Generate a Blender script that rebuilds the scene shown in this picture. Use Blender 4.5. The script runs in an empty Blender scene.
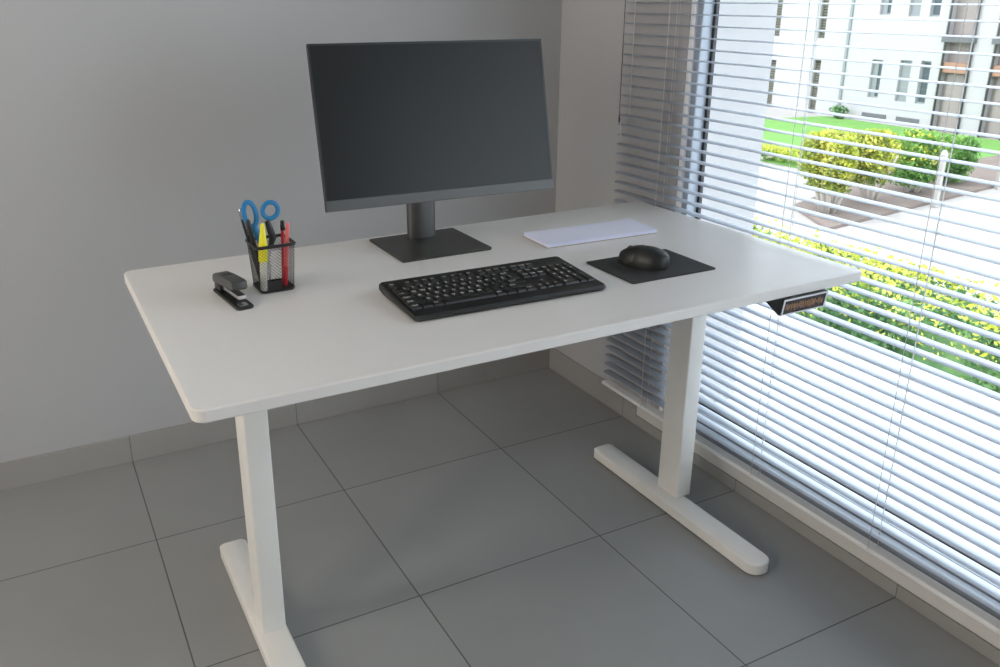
import bpy, bmesh, math, random
from mathutils import Vector, Matrix
random.seed(7)
C = bpy.context.scene.collection
PI = math.pi
R = math.radians

# ------------------------------------------------------------------ materials
def mat(name, col, rough=0.5, metal=0.0, spec=0.5, noise=0.0, nscale=20.0, bump=0.0, bscale=200.0, coat=0.0):
    m = bpy.data.materials.new(name); m.use_nodes = True
    nt = m.node_tree; b = nt.nodes['Principled BSDF']
    c = (*col, 1.0)
    b.inputs['Base Color'].default_value = c
    b.inputs['Roughness'].default_value = rough
    b.inputs['Metallic'].default_value = metal
    b.inputs['Specular IOR Level'].default_value = spec
    if coat: b.inputs['Coat Weight'].default_value = coat
    tc = nt.nodes.new('ShaderNodeTexCoord')
    n = nt.nodes.new('ShaderNodeTexNoise'); n.inputs['Scale'].default_value = nscale; n.inputs['Detail'].default_value = 4
    nt.links.new(tc.outputs['Object'], n.inputs['Vector'])
    mx = nt.nodes.new('ShaderNodeMix'); mx.data_type = 'RGBA'
    a = noise if noise else 0.03
    mx.inputs['A'].default_value = (*[v*(1-a) for v in col], 1); mx.inputs['B'].default_value = (*[min(1, v*(1+a)) for v in col], 1)
    nt.links.new(n.outputs['Fac'], mx.inputs['Factor'])
    nt.links.new(mx.outputs['Result'], b.inputs['Base Color'])
    if bump:
        n2 = nt.nodes.new('ShaderNodeTexNoise'); n2.inputs['Scale'].default_value = bscale; n2.inputs['Detail'].default_value = 3
        nt.links.new(tc.outputs['Object'], n2.inputs['Vector'])
        bp = nt.nodes.new('ShaderNodeBump'); bp.inputs['Strength'].default_value = bump; bp.inputs['Distance'].default_value = 0.002
        nt.links.new(n2.outputs['Fac'], bp.inputs['Height']); nt.links.new(bp.outputs['Normal'], b.inputs['Normal'])
    return m

def tile_mat(name, col, grout, sx, sy, ox, oy, mortar=0.0022, rough=0.5, swap=None, spec=0.35):
    m = bpy.data.materials.new(name); m.use_nodes = True
    nt = m.node_tree; b = nt.nodes['Principled BSDF']
    b.inputs['Roughness'].default_value = rough; b.inputs['Specular IOR Level'].default_value = spec
    tc = nt.nodes.new('ShaderNodeTexCoord')
    sp = nt.nodes.new('ShaderNodeSeparateXYZ'); cb = nt.nodes.new('ShaderNodeCombineXYZ')
    nt.links.new(tc.outputs['Object'], sp.inputs[0])
    ax, ay = swap or ('X', 'Y')
    def off(ax, o, dst):
        ad = nt.nodes.new('ShaderNodeMath'); ad.operation = 'ADD'; ad.inputs[1].default_value = o
        nt.links.new(sp.outputs[ax], ad.inputs[0]); nt.links.new(ad.outputs[0], cb.inputs[dst])
    off(ax, ox, 'X'); off(ay, oy, 'Y')
    br = nt.nodes.new('ShaderNodeTexBrick'); br.offset = 0.0; br.squash = 1.0
    br.inputs['Scale'].default_value = 1.0
    br.inputs['Brick Width'].default_value = sx; br.inputs['Row Height'].default_value = sy
    br.inputs['Mortar Size'].default_value = mortar; br.inputs['Mortar Smooth'].default_value = 0.1
    br.inputs['Bias'].default_value = 0.0
    br.inputs['Color1'].default_value = (*[v*0.96 for v in col], 1); br.inputs['Color2'].default_value = (*[v*1.04 for v in col], 1)
    br.inputs['Mortar'].default_value = (*grout, 1)
    nt.links.new(cb.outputs[0], br.inputs['Vector'])
    n = nt.nodes.new('ShaderNodeTexNoise'); n.inputs['Scale'].default_value = 3.0; n.inputs['Detail'].default_value = 6
    nt.links.new(tc.outputs['Object'], n.inputs['Vector'])
    ramp = nt.nodes.new('ShaderNodeMapRange'); ramp.inputs['To Min'].default_value = 0.9; ramp.inputs['To Max'].default_value = 1.1
    nt.links.new(n.outputs['Fac'], ramp.inputs['Value'])
    mx = nt.nodes.new('ShaderNodeVectorMath'); mx.operation = 'MULTIPLY'
    nt.links.new(br.outputs['Color'], mx.inputs[0]); nt.links.new(ramp.outputs[0], mx.inputs[1])
    nt.links.new(mx.outputs[0], b.inputs['Base Color'])
    bp = nt.nodes.new('ShaderNodeBump'); bp.inputs['Strength'].default_value = 0.5; bp.inputs['Distance'].default_value = 0.002; bp.invert = True
    nt.links.new(br.outputs['Fac'], bp.inputs['Height']); nt.links.new(bp.outputs['Normal'], b.inputs['Normal'])
    return m

def glass_mat(name, tint=(1, 1, 1), refl=1.0):
    m = bpy.data.materials.new(name); m.use_nodes = True
    nt = m.node_tree; nt.nodes.clear()
    o = nt.nodes.new('ShaderNodeOutputMaterial'); t = nt.nodes.new('ShaderNodeBsdfTransparent'); g = nt.nodes.new('ShaderNodeBsdfGlossy')
    t.inputs['Color'].default_value = (*tint, 1); g.inputs['Roughness'].default_value = 0.0
    f = nt.nodes.new('ShaderNodeFresnel'); f.inputs['IOR'].default_value = 1.35
    mx = nt.nodes.new('ShaderNodeMixShader')
    ge = nt.nodes.new('ShaderNodeNewGeometry'); fr_ = nt.nodes.new('ShaderNodeMath'); fr_.operation = 'SUBTRACT'; fr_.inputs[0].default_value = 1.0
    ml = nt.nodes.new('ShaderNodeMath'); ml.operation = 'MULTIPLY'      # reflect only where a ray enters the pane
    nt.links.new(ge.outputs['Backfacing'], fr_.inputs[1]); nt.links.new(fr_.outputs[0], ml.inputs[0]); nt.links.new(f.outputs[0], ml.inputs[1])
    nt.links.new(ml.outputs[0], mx.inputs[0]); nt.links.new(t.outputs[0], mx.inputs[1]); nt.links.new(g.outputs[0], mx.inputs[2])
    nt.links.new(mx.outputs[0], o.inputs[0])
    return m

def foliage_mat(name, c1, c2, c3, scale=2.5, trans=0.35):
    m = bpy.data.materials.new(name); m.use_nodes = True
    nt = m.node_tree; b = nt.nodes['Principled BSDF']; b.inputs['Roughness'].default_value = 0.6
    tc = nt.nodes.new('ShaderNodeTexCoord'); n = nt.nodes.new('ShaderNodeTexNoise'); n.inputs['Scale'].default_value = scale; n.inputs['Detail'].default_value = 5
    nt.links.new(tc.outputs['Object'], n.inputs['Vector'])
    cr = nt.nodes.new('ShaderNodeValToRGB'); e = cr.color_ramp.elements
    e[0].position = 0.36; e[0].color = (*c1, 1); e[1].position = 0.64; e[1].color = (*c3, 1)
    k = e.new(0.5); k.color = (*c2, 1)
    nt.links.new(n.outputs['Fac'], cr.inputs[0]); nt.links.new(cr.outputs[0], b.inputs['Base Color'])
    tr = nt.nodes.new('ShaderNodeBsdfTranslucent'); nt.links.new(cr.outputs[0], tr.inputs[0])
    mx = nt.nodes.new('ShaderNodeMixShader'); mx.inputs[0].default_value = trans
    o = nt.nodes['Material Output']
    nt.links.new(b.outputs[0], mx.inputs[1]); nt.links.new(tr.outputs[0], mx.inputs[2]); nt.links.new(mx.outputs[0], o.inputs[0])
    return m

T = 0.504                    # floor tile pitch
M = {}
M['wall'] = mat('wall_paint', (0.465, 0.465, 0.465), 0.75, noise=0.015, nscale=3, bump=0.06, bscale=350, spec=0.25)
M['ceil'] = mat('ceiling_paint', (0.82, 0.82, 0.81), 0.85)
M['extwall'] = mat('exterior_render', (0.45, 0.44, 0.44), 0.85, noise=0.03, nscale=6)
M['floor'] = tile_mat('floor_tile', (0.305, 0.310, 0.302), (0.11, 0.11, 0.104), T, T, 0.0, 0.4462 + 8*T, 0.0017, 0.42)
M['base_b'] = tile_mat('baseboard_tile', (0.35, 0.34, 0.32), (0.17, 0.165, 0.155), T, 2.0, 8*T, 1.0, 0.0013, 0.5, swap=('X', 'Z'))
M['base_r'] = tile_mat('baseboard_tile_side', (0.35, 0.34, 0.32), (0.17, 0.165, 0.155), T, 2.0, 0.4462 + 8*T, 1.0, 0.0013, 0.5, swap=('Y', 'Z'))
M['desktop'] = mat('white_laminate', (0.80, 0.785, 0.755), 0.32, noise=0.012, nscale=8, spec=0.4)
M['edge'] = mat('edge_band', (0.78, 0.75, 0.71), 0.5)
M['white_metal'] = mat('white_powder_coat', (0.80, 0.785, 0.74), 0.42, bump=0.05, bscale=900)
M['black_plastic'] = mat('black_plastic', (0.014, 0.015, 0.014), 0.42, bump=0.08, bscale=1500)
M['key'] = mat('key_plastic', (0.016, 0.0165, 0.0155), 0.38)
M['legend'] = mat('key_legend_white', (0.9, 0.9, 0.87), 0.5)
M['dark_grey'] = mat('dark_grey_plastic', (0.048, 0.05, 0.047), 0.40, bump=0.08, bscale=1200)
M['chin'] = mat('monitor_chin', (0.085, 0.087, 0.085), 0.38)
M['bezel'] = mat('monitor_bezel', (0.02, 0.021, 0.021), 0.35)
M['screen'] = mat('screen_matte', (0.012, 0.013, 0.012), 0.28, spec=0.32)
M['pole'] = mat('stand_metal', (0.12, 0.12, 0.115), 0.34, metal=0.6)
M['standbase'] = mat('stand_base', (0.04, 0.041, 0.037), 0.42)
M['pad'] = mat('mouse_pad_cloth', (0.030, 0.031, 0.031), 0.8, bump=0.3, bscale=1800)
M['padedge'] = mat('mouse_pad_rubber', (0.012, 0.012, 0.012), 0.7)
M['mouse'] = mat('mouse_plastic', (0.016, 0.018, 0.016), 0.42, spec=0.4)
M['paper'] = mat('paper', (0.80, 0.82, 0.96), 0.8, noise=0.02, nscale=6)
M['card'] = mat('card_back', (0.42, 0.38, 0.31), 0.8)
M['wire'] = mat('black_wire', (0.012, 0.011, 0.012), 0.4)
M['blue'] = mat('blue_plastic', (0.012, 0.19, 0.42), 0.4)
M['steel'] = mat('steel', (0.6, 0.6, 0.6), 0.25, metal=1.0)
M['yellow'] = mat('yellow_plastic', (0.88, 0.80, 0.02), 0.4)
M['pale'] = mat('pale_plastic', (0.72, 0.72, 0.62), 0.45)
M['red'] = mat('red_plastic', (0.62, 0.03, 0.04), 0.35)
M['pinkred'] = mat('rose_red_plastic', (0.72, 0.14, 0.14), 0.35)
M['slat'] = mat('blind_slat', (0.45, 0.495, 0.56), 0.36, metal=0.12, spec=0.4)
M['cord'] = mat('blind_cord', (0.72, 0.72, 0.71), 0.6)
M['wand'] = mat('tilt_wand', (0.10, 0.09, 0.08), 0.4)
M['alu'] = mat('grey_aluminium', (0.33, 0.37, 0.42), 0.42, metal=0.15)
M['gasket'] = mat('black_gasket', (0.012, 0.012, 0.014), 0.5)
M['trimw'] = mat('white_trim', (0.92, 0.92, 0.91), 0.35)
M['sill'] = mat('white_sill', (0.72, 0.70, 0.66), 0.4)
M['glass'] = glass_mat('window_glass', (0.96, 0.97, 0.97))
M['concrete'] = mat('pale_concrete', (0.36, 0.34, 0.32), 0.85, noise=0.08, nscale=4)
M['paving'] = mat('pale_paving', (0.29, 0.268, 0.255), 0.85, noise=0.12, nscale=0.6)
M['terrace'] = mat('white_terrace', (0.62, 0.62, 0.63), 0.7)
M['grass'] = mat('lawn_grass', (0.10, 0.23, 0.04), 0.9, noise=0.25, nscale=1.5)
M['soil'] = mat('bed_soil', (0.15, 0.115, 0.10), 0.95, noise=0.3, nscale=2)
M['facade'] = mat('white_facade', (0.35, 0.335, 0.335), 0.85, noise=0.03, nscale=0.5)
M['facade_rec'] = mat('recess_render', (0.24, 0.205, 0.19), 0.85, noise=0.08, nscale=0.7)
M['fwin'] = mat('facade_window_glass', (0.07, 0.085, 0.095), 0.3, spec=0.12)
M['fframe'] = mat('facade_window_frame', (0.20, 0.21, 0.215), 0.6, spec=0.2)
M['louver'] = mat('louvered_shutter', (0.13, 0.125, 0.10), 0.7, spec=0.2)
M['orange'] = mat('terracotta_lintel', (0.27, 0.15, 0.10), 0.8)
M['pipe'] = mat('downpipe', (0.07, 0.065, 0.07), 0.6)
M['balc'] = mat('grey_balcony', (0.10, 0.10, 0.105), 0.8)
M['fol_yellow'] = foliage_mat('yellow_blossom', (0.30, 0.36, 0.04), (0.52, 0.52, 0.06), (0.62, 0.58, 0.13), 3.0)
M['fol_mix'] = foliage_mat('shrub_leaves', (0.07, 0.13, 0.03), (0.20, 0.26, 0.05), (0.38, 0.36, 0.11), 2.2)
M['fol_green'] = foliage_mat('hedge_leaves', (0.055, 0.13, 0.05), (0.11, 0.24, 0.08), (0.20, 0.34, 0.12), 2.4)
M['fol_lawn'] = foliage_mat('bush_leaves', (0.06, 0.15, 0.03), (0.12, 0.27, 0.05), (0.22, 0.38, 0.08), 1.6)
M['branch'] = mat('pale_branch', (0.45, 0.40, 0.36), 0.8)
M['display'] = mat('control_display', (0.030, 0.016, 0.010), 0.2, spec=0.2)
M['mark'] = mat('display_marks', (0.50, 0.26, 0.12), 0.5)
M['silver'] = mat('silver_bezel', (0.75, 0.75, 0.76), 0.3)
FILL = 8.6

# ------------------------------------------------------------------ mesh helpers
def V(*a): return Vector(a)

def add_box(bm, x0, x1, y0, y1, z0, z1, mi=0, bev=0.0, seg=2, mx=None):
    vs = [bm.verts.new((x, y, z)) for z in (z0, z1) for y in (y0, y1) for x in (x0, x1)]
    f = [(0, 2, 3, 1), (4, 5, 7, 6), (0, 1, 5, 4), (2, 6, 7, 3), (0, 4, 6, 2), (1, 3, 7, 5)]
    fs = [bm.faces.new([vs[i] for i in q]) for q in f]
    for q in fs: q.material_index = mi
    if bev:
        es = list({e for q in fs for e in q.edges})
        r = bmesh.ops.bevel(bm, geom=es, offset=bev, segments=seg, affect='EDGES', profile=0.5)
        for q in r['faces']: q.material_index = mi
        vs = list({v for q in r['faces'] for v in q.verts} | {v for v in vs if v.is_valid})
    if mx is not None:
        for v in vs: v.co = mx @ v.co
    return vs

def rr_outline(hw, hd, r, n=6):
    pts = []
    for cx, cy, a0 in ((hw-r, hd-r, 0), (-hw+r, hd-r, 90), (-hw+r, -hd+r, 180), (hw-r, -hd+r, 270)):
        for k in range(n+1):
            a = R(a0 + 90*k/n); pts.append((cx + r*math.cos(a), cy + r*math.sin(a)))
    return pts

def loft(bm, rings, mi=0, cap0=True, cap1=True, closed=True, mats=None):
    rv = [[bm.verts.new(p) for p in ring] for ring in rings]
    n = len(rings[0])
    for k in range(len(rv)-1):
        for i in range(n if closed else n-1):
            j = (i+1) % n
            f = bm.faces.new((rv[k][i], rv[k][j], rv[k+1][j], rv[k+1][i])); f.material_index = mats[k] if mats else mi
    if cap0: f = bm.faces.new(list(reversed(rv[0]))); f.material_index = mats[0] if mats else mi
    if cap1: f = bm.faces.new(rv[-1]); f.material_index = mats[-1] if mats else mi
    return [v for r_ in rv for v in r_]

def add_rr(bm, hw, hd, r, z0, z1, bev=0.001, n=6, mi=0, side_mi=None, cx=0, cy=0):
    o = rr_outline(hw, hd, r, n); s = rr_outline(hw-bev, hd-bev, max(r-bev, 1e-4), n)
    sh = lambda pts, z: [(x+cx, y+cy, z) for x, y in pts]
    rings = [sh(s, z0), sh(o, z0+bev), sh(o, z1-bev), sh(s, z1)]
    if side_mi is None: return loft(bm, rings, mi)
    return loft(bm, rings, mats=[side_mi, side_mi, side_mi, mi])

def add_tube(bm, pts, r, n=8, mi=0, closed=False, caps=True, flat=None):
    pts = [Vector(p) for p in pts]; m = len(pts)
    rs = r if isinstance(r, (list, tuple)) else [r]*m
    rings = []; prev = None
    for i, p in enumerate(pts):
        if closed: t = (pts[(i+1) % m]-pts[i-1]).normalized()
        else: t = (pts[min(i+1, m-1)]-pts[max(i-1, 0)]).normalized()
        if prev is None:
            a = Vector((0, 1, 0)) if abs(t.y) < 0.9 else Vector((1, 0, 0))
        else: a = prev
        u = (a - t*a.dot(t)).normalized(); w = t.cross(u); prev = u
        fu, fw = flat or (1, 1)
        rings.append([p + u*(math.cos(2*PI*k/n)*rs[i]*fu) + w*(math.sin(2*PI*k/n)*rs[i]*fw) for k in range(n)])
    rv = [[bm.verts.new(q) for q in ring] for ring in rings]
    for k in range(m if closed else m-1):
        for i in range(n):
            j = (i+1) % n; kk = (k+1) % m
            f = bm.faces.new((rv[k][i], rv[k][j], rv[kk][j], rv[kk][i])); f.material_index = mi; f.smooth = True
    if not closed and caps:
        f = bm.faces.new(list(reversed(rv[0]))); f.material_index = mi
        f = bm.faces.new(rv[-1]); f.material_index = mi
    return [v for q in rv for v in q]

def axis_lathe(bm, p0, p1, prof, n=14, mi=0, mats=None):
    """prof: list of (t along p0->p1 0..1, radius)"""
    p0 = Vector(p0); p1 = Vector(p1); t = (p1-p0).normalized()
    a = Vector((0, 1, 0)) if abs(t.y) < 0.9 else Vector((1, 0, 0))
    u = (a - t*a.dot(t)).normalized(); w = t.cross(u)
    rings = [[p0 + (p1-p0)*s + u*(math.cos(2*PI*k/n)*r) + w*(math.sin(2*PI*k/n)*r) for k in range(n)] for s, r in prof]
    return loft(bm, rings, mi, mats=mats)

def obj(name, bm, m, parent=None, smooth=None, loc=None, rotz=None, label=None):
    bmesh.ops.recalc_face_normals(bm, faces=bm.faces[:])
    me = bpy.data.meshes.new(name); bm.to_mesh(me); bm.free()
    for k in (m if isinstance(m, (list, tuple)) else [m]): me.materials.append(k)
    if smooth is not None:
        for p in me.polygons: p.use_smooth = True
        me.set_sharp_from_angle(angle=R(smooth))
    o = bpy.data.objects.new(name, me); C.objects.link(o)
    if parent is not None: o.parent = parent
    if loc is not None: o.location = loc
    if rotz is not None: o.rotation_euler[2] = rotz
    if label: o['label'] = label
    return o

def thing(name, label, cat, loc=(0, 0, 0), rotz=0.0, group=None):
    o = bpy.data.objects.new(name, None); C.objects.link(o); o.empty_display_size = 0.05
    o.location = loc; o.rotation_euler = (0, 0, rotz); o['label'] = label; o['category'] = cat
    if group: o['group'] = group
    return o

def struct(name, bm, m, label, cat, parent=None, smooth=None):
    o = obj(name, bm, m, parent, smooth)
    if parent is None:
        o['kind'] = 'structure'; o['label'] = label; o['category'] = cat
    return o

B = bmesh.new

# ------------------------------------------------------------------ room shell
XR = 1.475          # inner face of the window wall
XFR = 1.482         # inner face of the window frame
XO = 1.775          # its outer face
XL, YF, ZC = -2.3, -4.8, 2.6
WY0, WY1, WZ0, WZ1 = -3.9, -0.606, 0.070, 2.32      # window opening

bm = B(); add_box(bm, XL-.15, XO, YF-.15, .2, -.2, 0)
struct('floor', bm, M['floor'], 'dark grey square floor tiles with thin joints under the desk', 'floor')
bm = B(); add_box(bm, XL-.15, XR+.001, 0, .2, 0, ZC)
struct('wall_back', bm, M['wall'], 'plain grey painted wall behind the monitor', 'wall')
bm = B()
add_box(bm, XR, XO, WY1, .2, 0, ZC); add_box(bm, XR, XO, WY0, WY1, -.2, WZ0-.036); add_box(bm, XR, XO, WY0, WY1, WZ1, ZC)
add_box(bm, XR, XO, YF-.15, WY0, 0, ZC)
struct('wall_right', bm, M['wall'], 'painted side wall holding the tall window with the blind', 'wall')
bm = B(); e = .002
add_box(bm, XFR+.055, XO+.01, WY1-e, WY1, WZ0, WZ1); add_box(bm, XO, XO+.01, WY1, 1.2, -.2, ZC+.2)
struct('trim_2', bm, M['extwall'], 'white exterior render on the outer window reveal', 'wall')
bm = B(); add_box(bm, XL-.15, XL, YF-.15, .0, 0, ZC)
struct('wall_left', bm, M['wall'], 'painted wall opposite the window, outside the view', 'wall')
bm = B(); add_box(bm, XL, XR, YF-.15, YF, 0, ZC)
struct('wall_front', bm, M['wall'], 'painted wall behind the camera, outside the view', 'wall')
bm = B(); add_box(bm, XL-.15, XO, YF-.15, .2, ZC, ZC+.2)
struct('ceiling', bm, M['ceil'], 'white painted ceiling above the view', 'ceiling')

bm = B(); add_box(bm, XL, XR-.010, -.010, 0.0, 0, .083, bev=.0012)
struct('baseboard_back', bm, M['base_b'], 'grey tile skirting along the grey back wall', 'baseboard')
bm = B(); add_box(bm, XR-.010, XR, -.512, -.0, 0, .083, bev=.0012); add_box(bm, XR-.010, XR, -4.0, -.512, 0, .033, bev=.0012)
struct('baseboard_right', bm, M['base_r'], 'grey tile skirting below the window and blind', 'baseboard')

# window ---------------------------------------------------------------------
win = thing('window_1', 'tall floor length window with grey frame behind the blind', 'window', (XFR, WY1, WZ0)); win['kind'] = 'structure'
def wl(bm): # to window-local coordinates
    for v in bm.verts: v.co -= Vector((XFR, WY1, WZ0))
    return bm
bm = B(); add_box(bm, XR-.008, XR+.02, WY0, -.512, WZ0-.036, WZ0, bev=.003)
obj('window_sill', wl(bm), M['sill'], win, label='white sill board')
bm = B()
FB, FT, FL, FR = WZ0+.085, WZ1-.07, WY1-.040, WY0+.07      # daylight opening of the frame
for y0, y1, z0, z1 in ((FL, WY1-.018, WZ0, WZ1), (WY0, FR, WZ0, WZ1), (FR, FL, WZ0, FB), (FR, FL, FT, WZ1)):
    add_box(bm, XFR, XFR+.05, y0, y1, z0, z1, bev=.003)
obj('window_frame', wl(bm), M['alu'], win)
bm = B(); add_box(bm, XFR-.006, XFR+.05, WY1-.018, WY1, WZ0, WZ1, bev=.002)
obj('window_trim', wl(bm), M['trimw'], win)
bm = B()
add_box(bm, XFR+.036, XFR+.046, FL-.009, FL, FB, FT); add_box(bm, XFR+.030, XFR+.046, FR, FL-.012, FB, FB+.011)
add_box(bm, XFR+.030, XFR+.046, FR, FR+.012, FB+.011, FT); add_box(bm, XFR+.030, XFR+.046, FR+.012, FL-.012, FT-.011, FT)
obj('gasket', wl(bm), M['gasket'], win, label='black rubber glazing gasket')
bm = B(); add_box(bm, XFR+.034, XFR+.040, FR+.004, FL-.004, FB+.004, FT-.004)
obj('pane', wl(bm), M['glass'], win)

# venetian blind ----------------------------------------------------------------
BX, BY0, BY1 = 1.4575, -3.3, -0.357
PITCH, SW = 0.0287, 0.0312
zt = 1.2790 + 36*PITCH
NS = int((zt-0.103)/PITCH)
blind = thing('venetian_blind', 'white horizontal slat blind hanging open across the tall window', 'blind', (BX, BY1, 0.083))
def bl(bm):
    for v in bm.verts: v.co -= Vector((BX, BY1, 0.083))
    return bm
bm = B()
tilt = R(1.5)
for k in range(NS+1):
    z = zt - k*PITCH
    # outline with rounded far end, crowned section
    ring_t = []; ncs = 6
    ys = [BY0, (BY0*2+BY1)/3, (BY0+BY1*2)/3, BY1-.012, BY1-.006, BY1-.002, BY1]
    wsc = [1, 1, 1, 1, .82, .5, .12]
    z += random.uniform(-.0006, .0006)
    sag = [random.uniform(-.0012, .0012) for _ in ys]
    rows = []
    for y, w, sg in zip(ys, wsc, sag):
        up, dn = [], []
        for c in range(ncs+1):
            u = (c/ncs-.5)*SW*w; cr = .0022*(1-(2*u/SW)**2)
            x = BX + u*math.cos(tilt); zz = z + cr + u*math.sin(tilt) + sg*.3
            up.append((x, y, zz)); dn.append((x, y, zz-.0005))
        rows.append(up + dn[::-1])
    loft(bm, rows)
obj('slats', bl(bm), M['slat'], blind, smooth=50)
bm = B(); add_box(bm, BX-.0155, BX+.0155, BY0, BY1, .084, .096, bev=.003)
obj('bottom_rail', bl(bm), M['trimw'], blind)
bm = B(); add_box(bm, BX-.02, BX+.02, BY0, BY1, zt+.02, zt+.065, bev=.003)
obj('headrail', bl(bm), M['slat'], blind)
for yl in (-.566, -1.026, -1.388, -1.85, -2.31, -2.77):
    bm = B()
    for dx, rr_, dy in ((-.0175, .0008, 0), (.0175, .0008, 0), (0.0, .0009, -.010)):
        add_tube(bm, [(BX+dx, yl+dy, zt+.03), (BX+dx, yl+dy+.002, .8), (BX+dx, yl+dy+.004, .09)], rr_, 6)
    obj('ladder_cord', bl(bm), M['cord'], blind)
bm = B(); add_tube(bm, [(BX-.022, -.374, zt+.03), (BX-.022, -.377, 1.6), (BX-.022, -.380, .962)], .0011, 8)
add_tube(bm, [(BX-.022, -.380, .966), (BX-.022, -.381, .956), (BX-.022, -.381, .944)], [.0012, .0032, .0024], 10)
obj('tilt_wand', bl(bm), M['wand'], blind, label='thin dark tilt wand at the left end')
bm = B(); add_tube(bm, [(BX-.022, -.418, zt+.03), (BX-.022, -.421, 1.6), (BX-.022, -.427, .975)], .0011, 6)
add_tube(bm, [(BX-.024, -.390, .945), (BX-.024, -.393, .93), (BX-.024, -.394, .905)], .0013, 6)
obj('pull_cord', bl(bm), M['cord'], blind, label='white pull cord near the left end')

# ------------------------------------------------------------------ standing desk
H = 0.7314
DX0, DX1, DY0, DY1 = 0.006, 1.4385, -1.270, -0.4985
cxd, cyd = (DX0+DX1)/2, (DY0+DY1)/2
desk = thing('standing_desk', 'white height adjustable desk with two steel legs beside the window', 'desk', (cxd, cyd, 0), R(.22))
TH = 0.022
bm = B(); add_rr(bm, (DX1-DX0)/2, (DY1-DY0)/2, .022, H-TH, H, .0022, 10, 0, 1)
obj('tabletop', bm, [M['desktop'], M['edge']], desk, smooth=40)
for s, lx, fx in ((-1, .1675, .162), (1, 1.281, 1.254)):
    ll = lx-cxd
    bm = B(); add_rr(bm, .0245, .038, .004, .034, H-TH-.03, .0008, 4, cx=ll, cy=-.911-cyd)
    lg = obj('leg', bm, M['white_metal'], desk, smooth=40)
    # foot: long flat bar with rounded front end
    bm = B(); hw = .0325; y0, y1 = (-1.262-cyd), (-.622-cyd); pts = []
    if s < 0: y0, y1 = -1.30-cyd, -.585-cyd
    for (cx_, cy_, r_, a0, a1) in ((hw-.014, y1-.014, .014, 0, 90), (-hw+.014, y1-.014, .014, 90, 180), (-hw+.030, y0+.030, .030, 180, 270), (hw-.030, y0+.030, .030, 270, 360)):
        for k in range(7):
            a = R(a0+(a1-a0)*k/6); pts.append((cx_+r_*math.cos(a), cy_+r_*math.sin(a)))
    f = fx-cxd
    ins = lambda p, q: [(x*(1-q/hw), y+(q if y < (y0+y1)/2 else -q)) for x, y in p]
    sh = lambda p, z: [(x+f, y, z) for x, y in p]
    loft(bm, [sh(ins(pts, .002), .004), sh(pts, .006), sh(pts, .031), sh(ins(pts, .003), .034)])
    for px_, py_ in ((f, y0+.05), (f, y1-.05)):
        loft(bm, [[(px_+.012*math.cos(2*PI*k/12), py_+.012*math.sin(2*PI*k/12), z) for k in range(12)] for z in (0, .005)])
    obj('foot', bm, M['white_metal'], lg, smooth=40)
    bm = B(); add_box(bm, ll-.022, ll+.022, -.26-.02, .26, H-TH-.03, H-TH, bev=.002)
    obj('support_bracket', bm, M['white_metal'], desk)
bm = B(); add_box(bm, .192-cxd, 1.2565-cxd, -.939-cyd, -.883-cyd, H-TH-.055, H-TH-.012, bev=.003)
obj('crossbeam', bm, M['white_metal'], desk)
# height control panel
bm = B()
kx0, kx1 = 1.192-cxd, 1.311-cxd; ky = DY0-cyd
prof = [(ky+.06, H-TH), (ky-.007, H-TH), (ky-.008, H-TH-.001), (ky-.003, H-TH-.036), (ky+.004, H-TH-.038), (ky+.055, H-TH-.008)]
loft(bm, [[(kx0-.004, y, z) for y, z in prof], [(kx1+.004, y, z) for y, z in prof]])
add_box(bm, kx0-.035, kx1+.028, ky+.012, ky+.055, H-TH-.006, H-TH)
prof2 = [(ky+.06, H-TH), (ky+.004, H-TH), (ky+.010, H-TH-.012), (ky+.016, H-TH-.030), (ky+.055, H-TH-.008)]
loft(bm, [[(kx0-.036, y, z) for y, z in [(ky+.05, H-TH), (ky+.006, H-TH), (ky+.012, H-TH-.004), (ky+.04, H-TH-.004)]], [(kx0-.004, y, z) for y, z in [(ky+.055, H-TH), (ky-.006, H-TH), (ky-.002, H-TH-.037), (ky+.03, H-TH-.02)]]])
cp = obj('control_panel', bm, M['black_plastic'], desk, label='black control panel under the right front edge')
fa = Vector((0, ky-.008, H-TH-.001)); fb = Vector((0, ky-.003, H-TH-.036)); fd = (fb-fa).normalized(); fn = Vector((0, -fd.z*-1, 0)); fn = Vector((0, fd.z, -fd.y)).normalized()
if fn.y > 0: fn = -fn
def face_pt(x, s, off): q = fa + (fb-fa)*s + fn*off; return (x, q.y, q.z)
def face_slab(bm, x0, x1, s0, s1, o0, o1, mi=0):
    loft(bm, [[face_pt(x0, s0, o), face_pt(x1, s0, o), face_pt(x1, s1, o), face_pt(x0, s1, o)] for o in (o0, o1)], mi)
bm = B()
face_slab(bm, kx0-.004, kx1+.004, -.02, .08, .0, .0015); face_slab(bm, kx0-.004, kx1+.004, .94, 1.02, .0, .0015)
face_slab(bm, kx0-.004, kx0+.000, .08, .94, .0, .0015); face_slab(bm, kx1+.000, kx1+.004, .08, .94, .0, .0015)
obj('panel_bezel', bm, M['silver'], cp, label='silver rim around the display')
bm = B(); face_slab(bm, kx0, kx1, .08, .94, .0002, .0008)
# fine brownish upright streaks, as the photograph shows on the dark face
random.seed(5)
x = kx0+.006
while x < kx1-.006:
    wd = random.choice((.0007, .0012, .0018)); s0 = random.uniform(.26, .42); s1 = random.uniform(.60, .78)
    face_slab(bm, x, x+wd, s0, s1, .0008, .0011, 1); x += wd+random.choice((.0012, .0017, .0026))
obj('display', bm, [M['display'], M['mark']], cp, label='dark display with brownish button marks')

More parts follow.
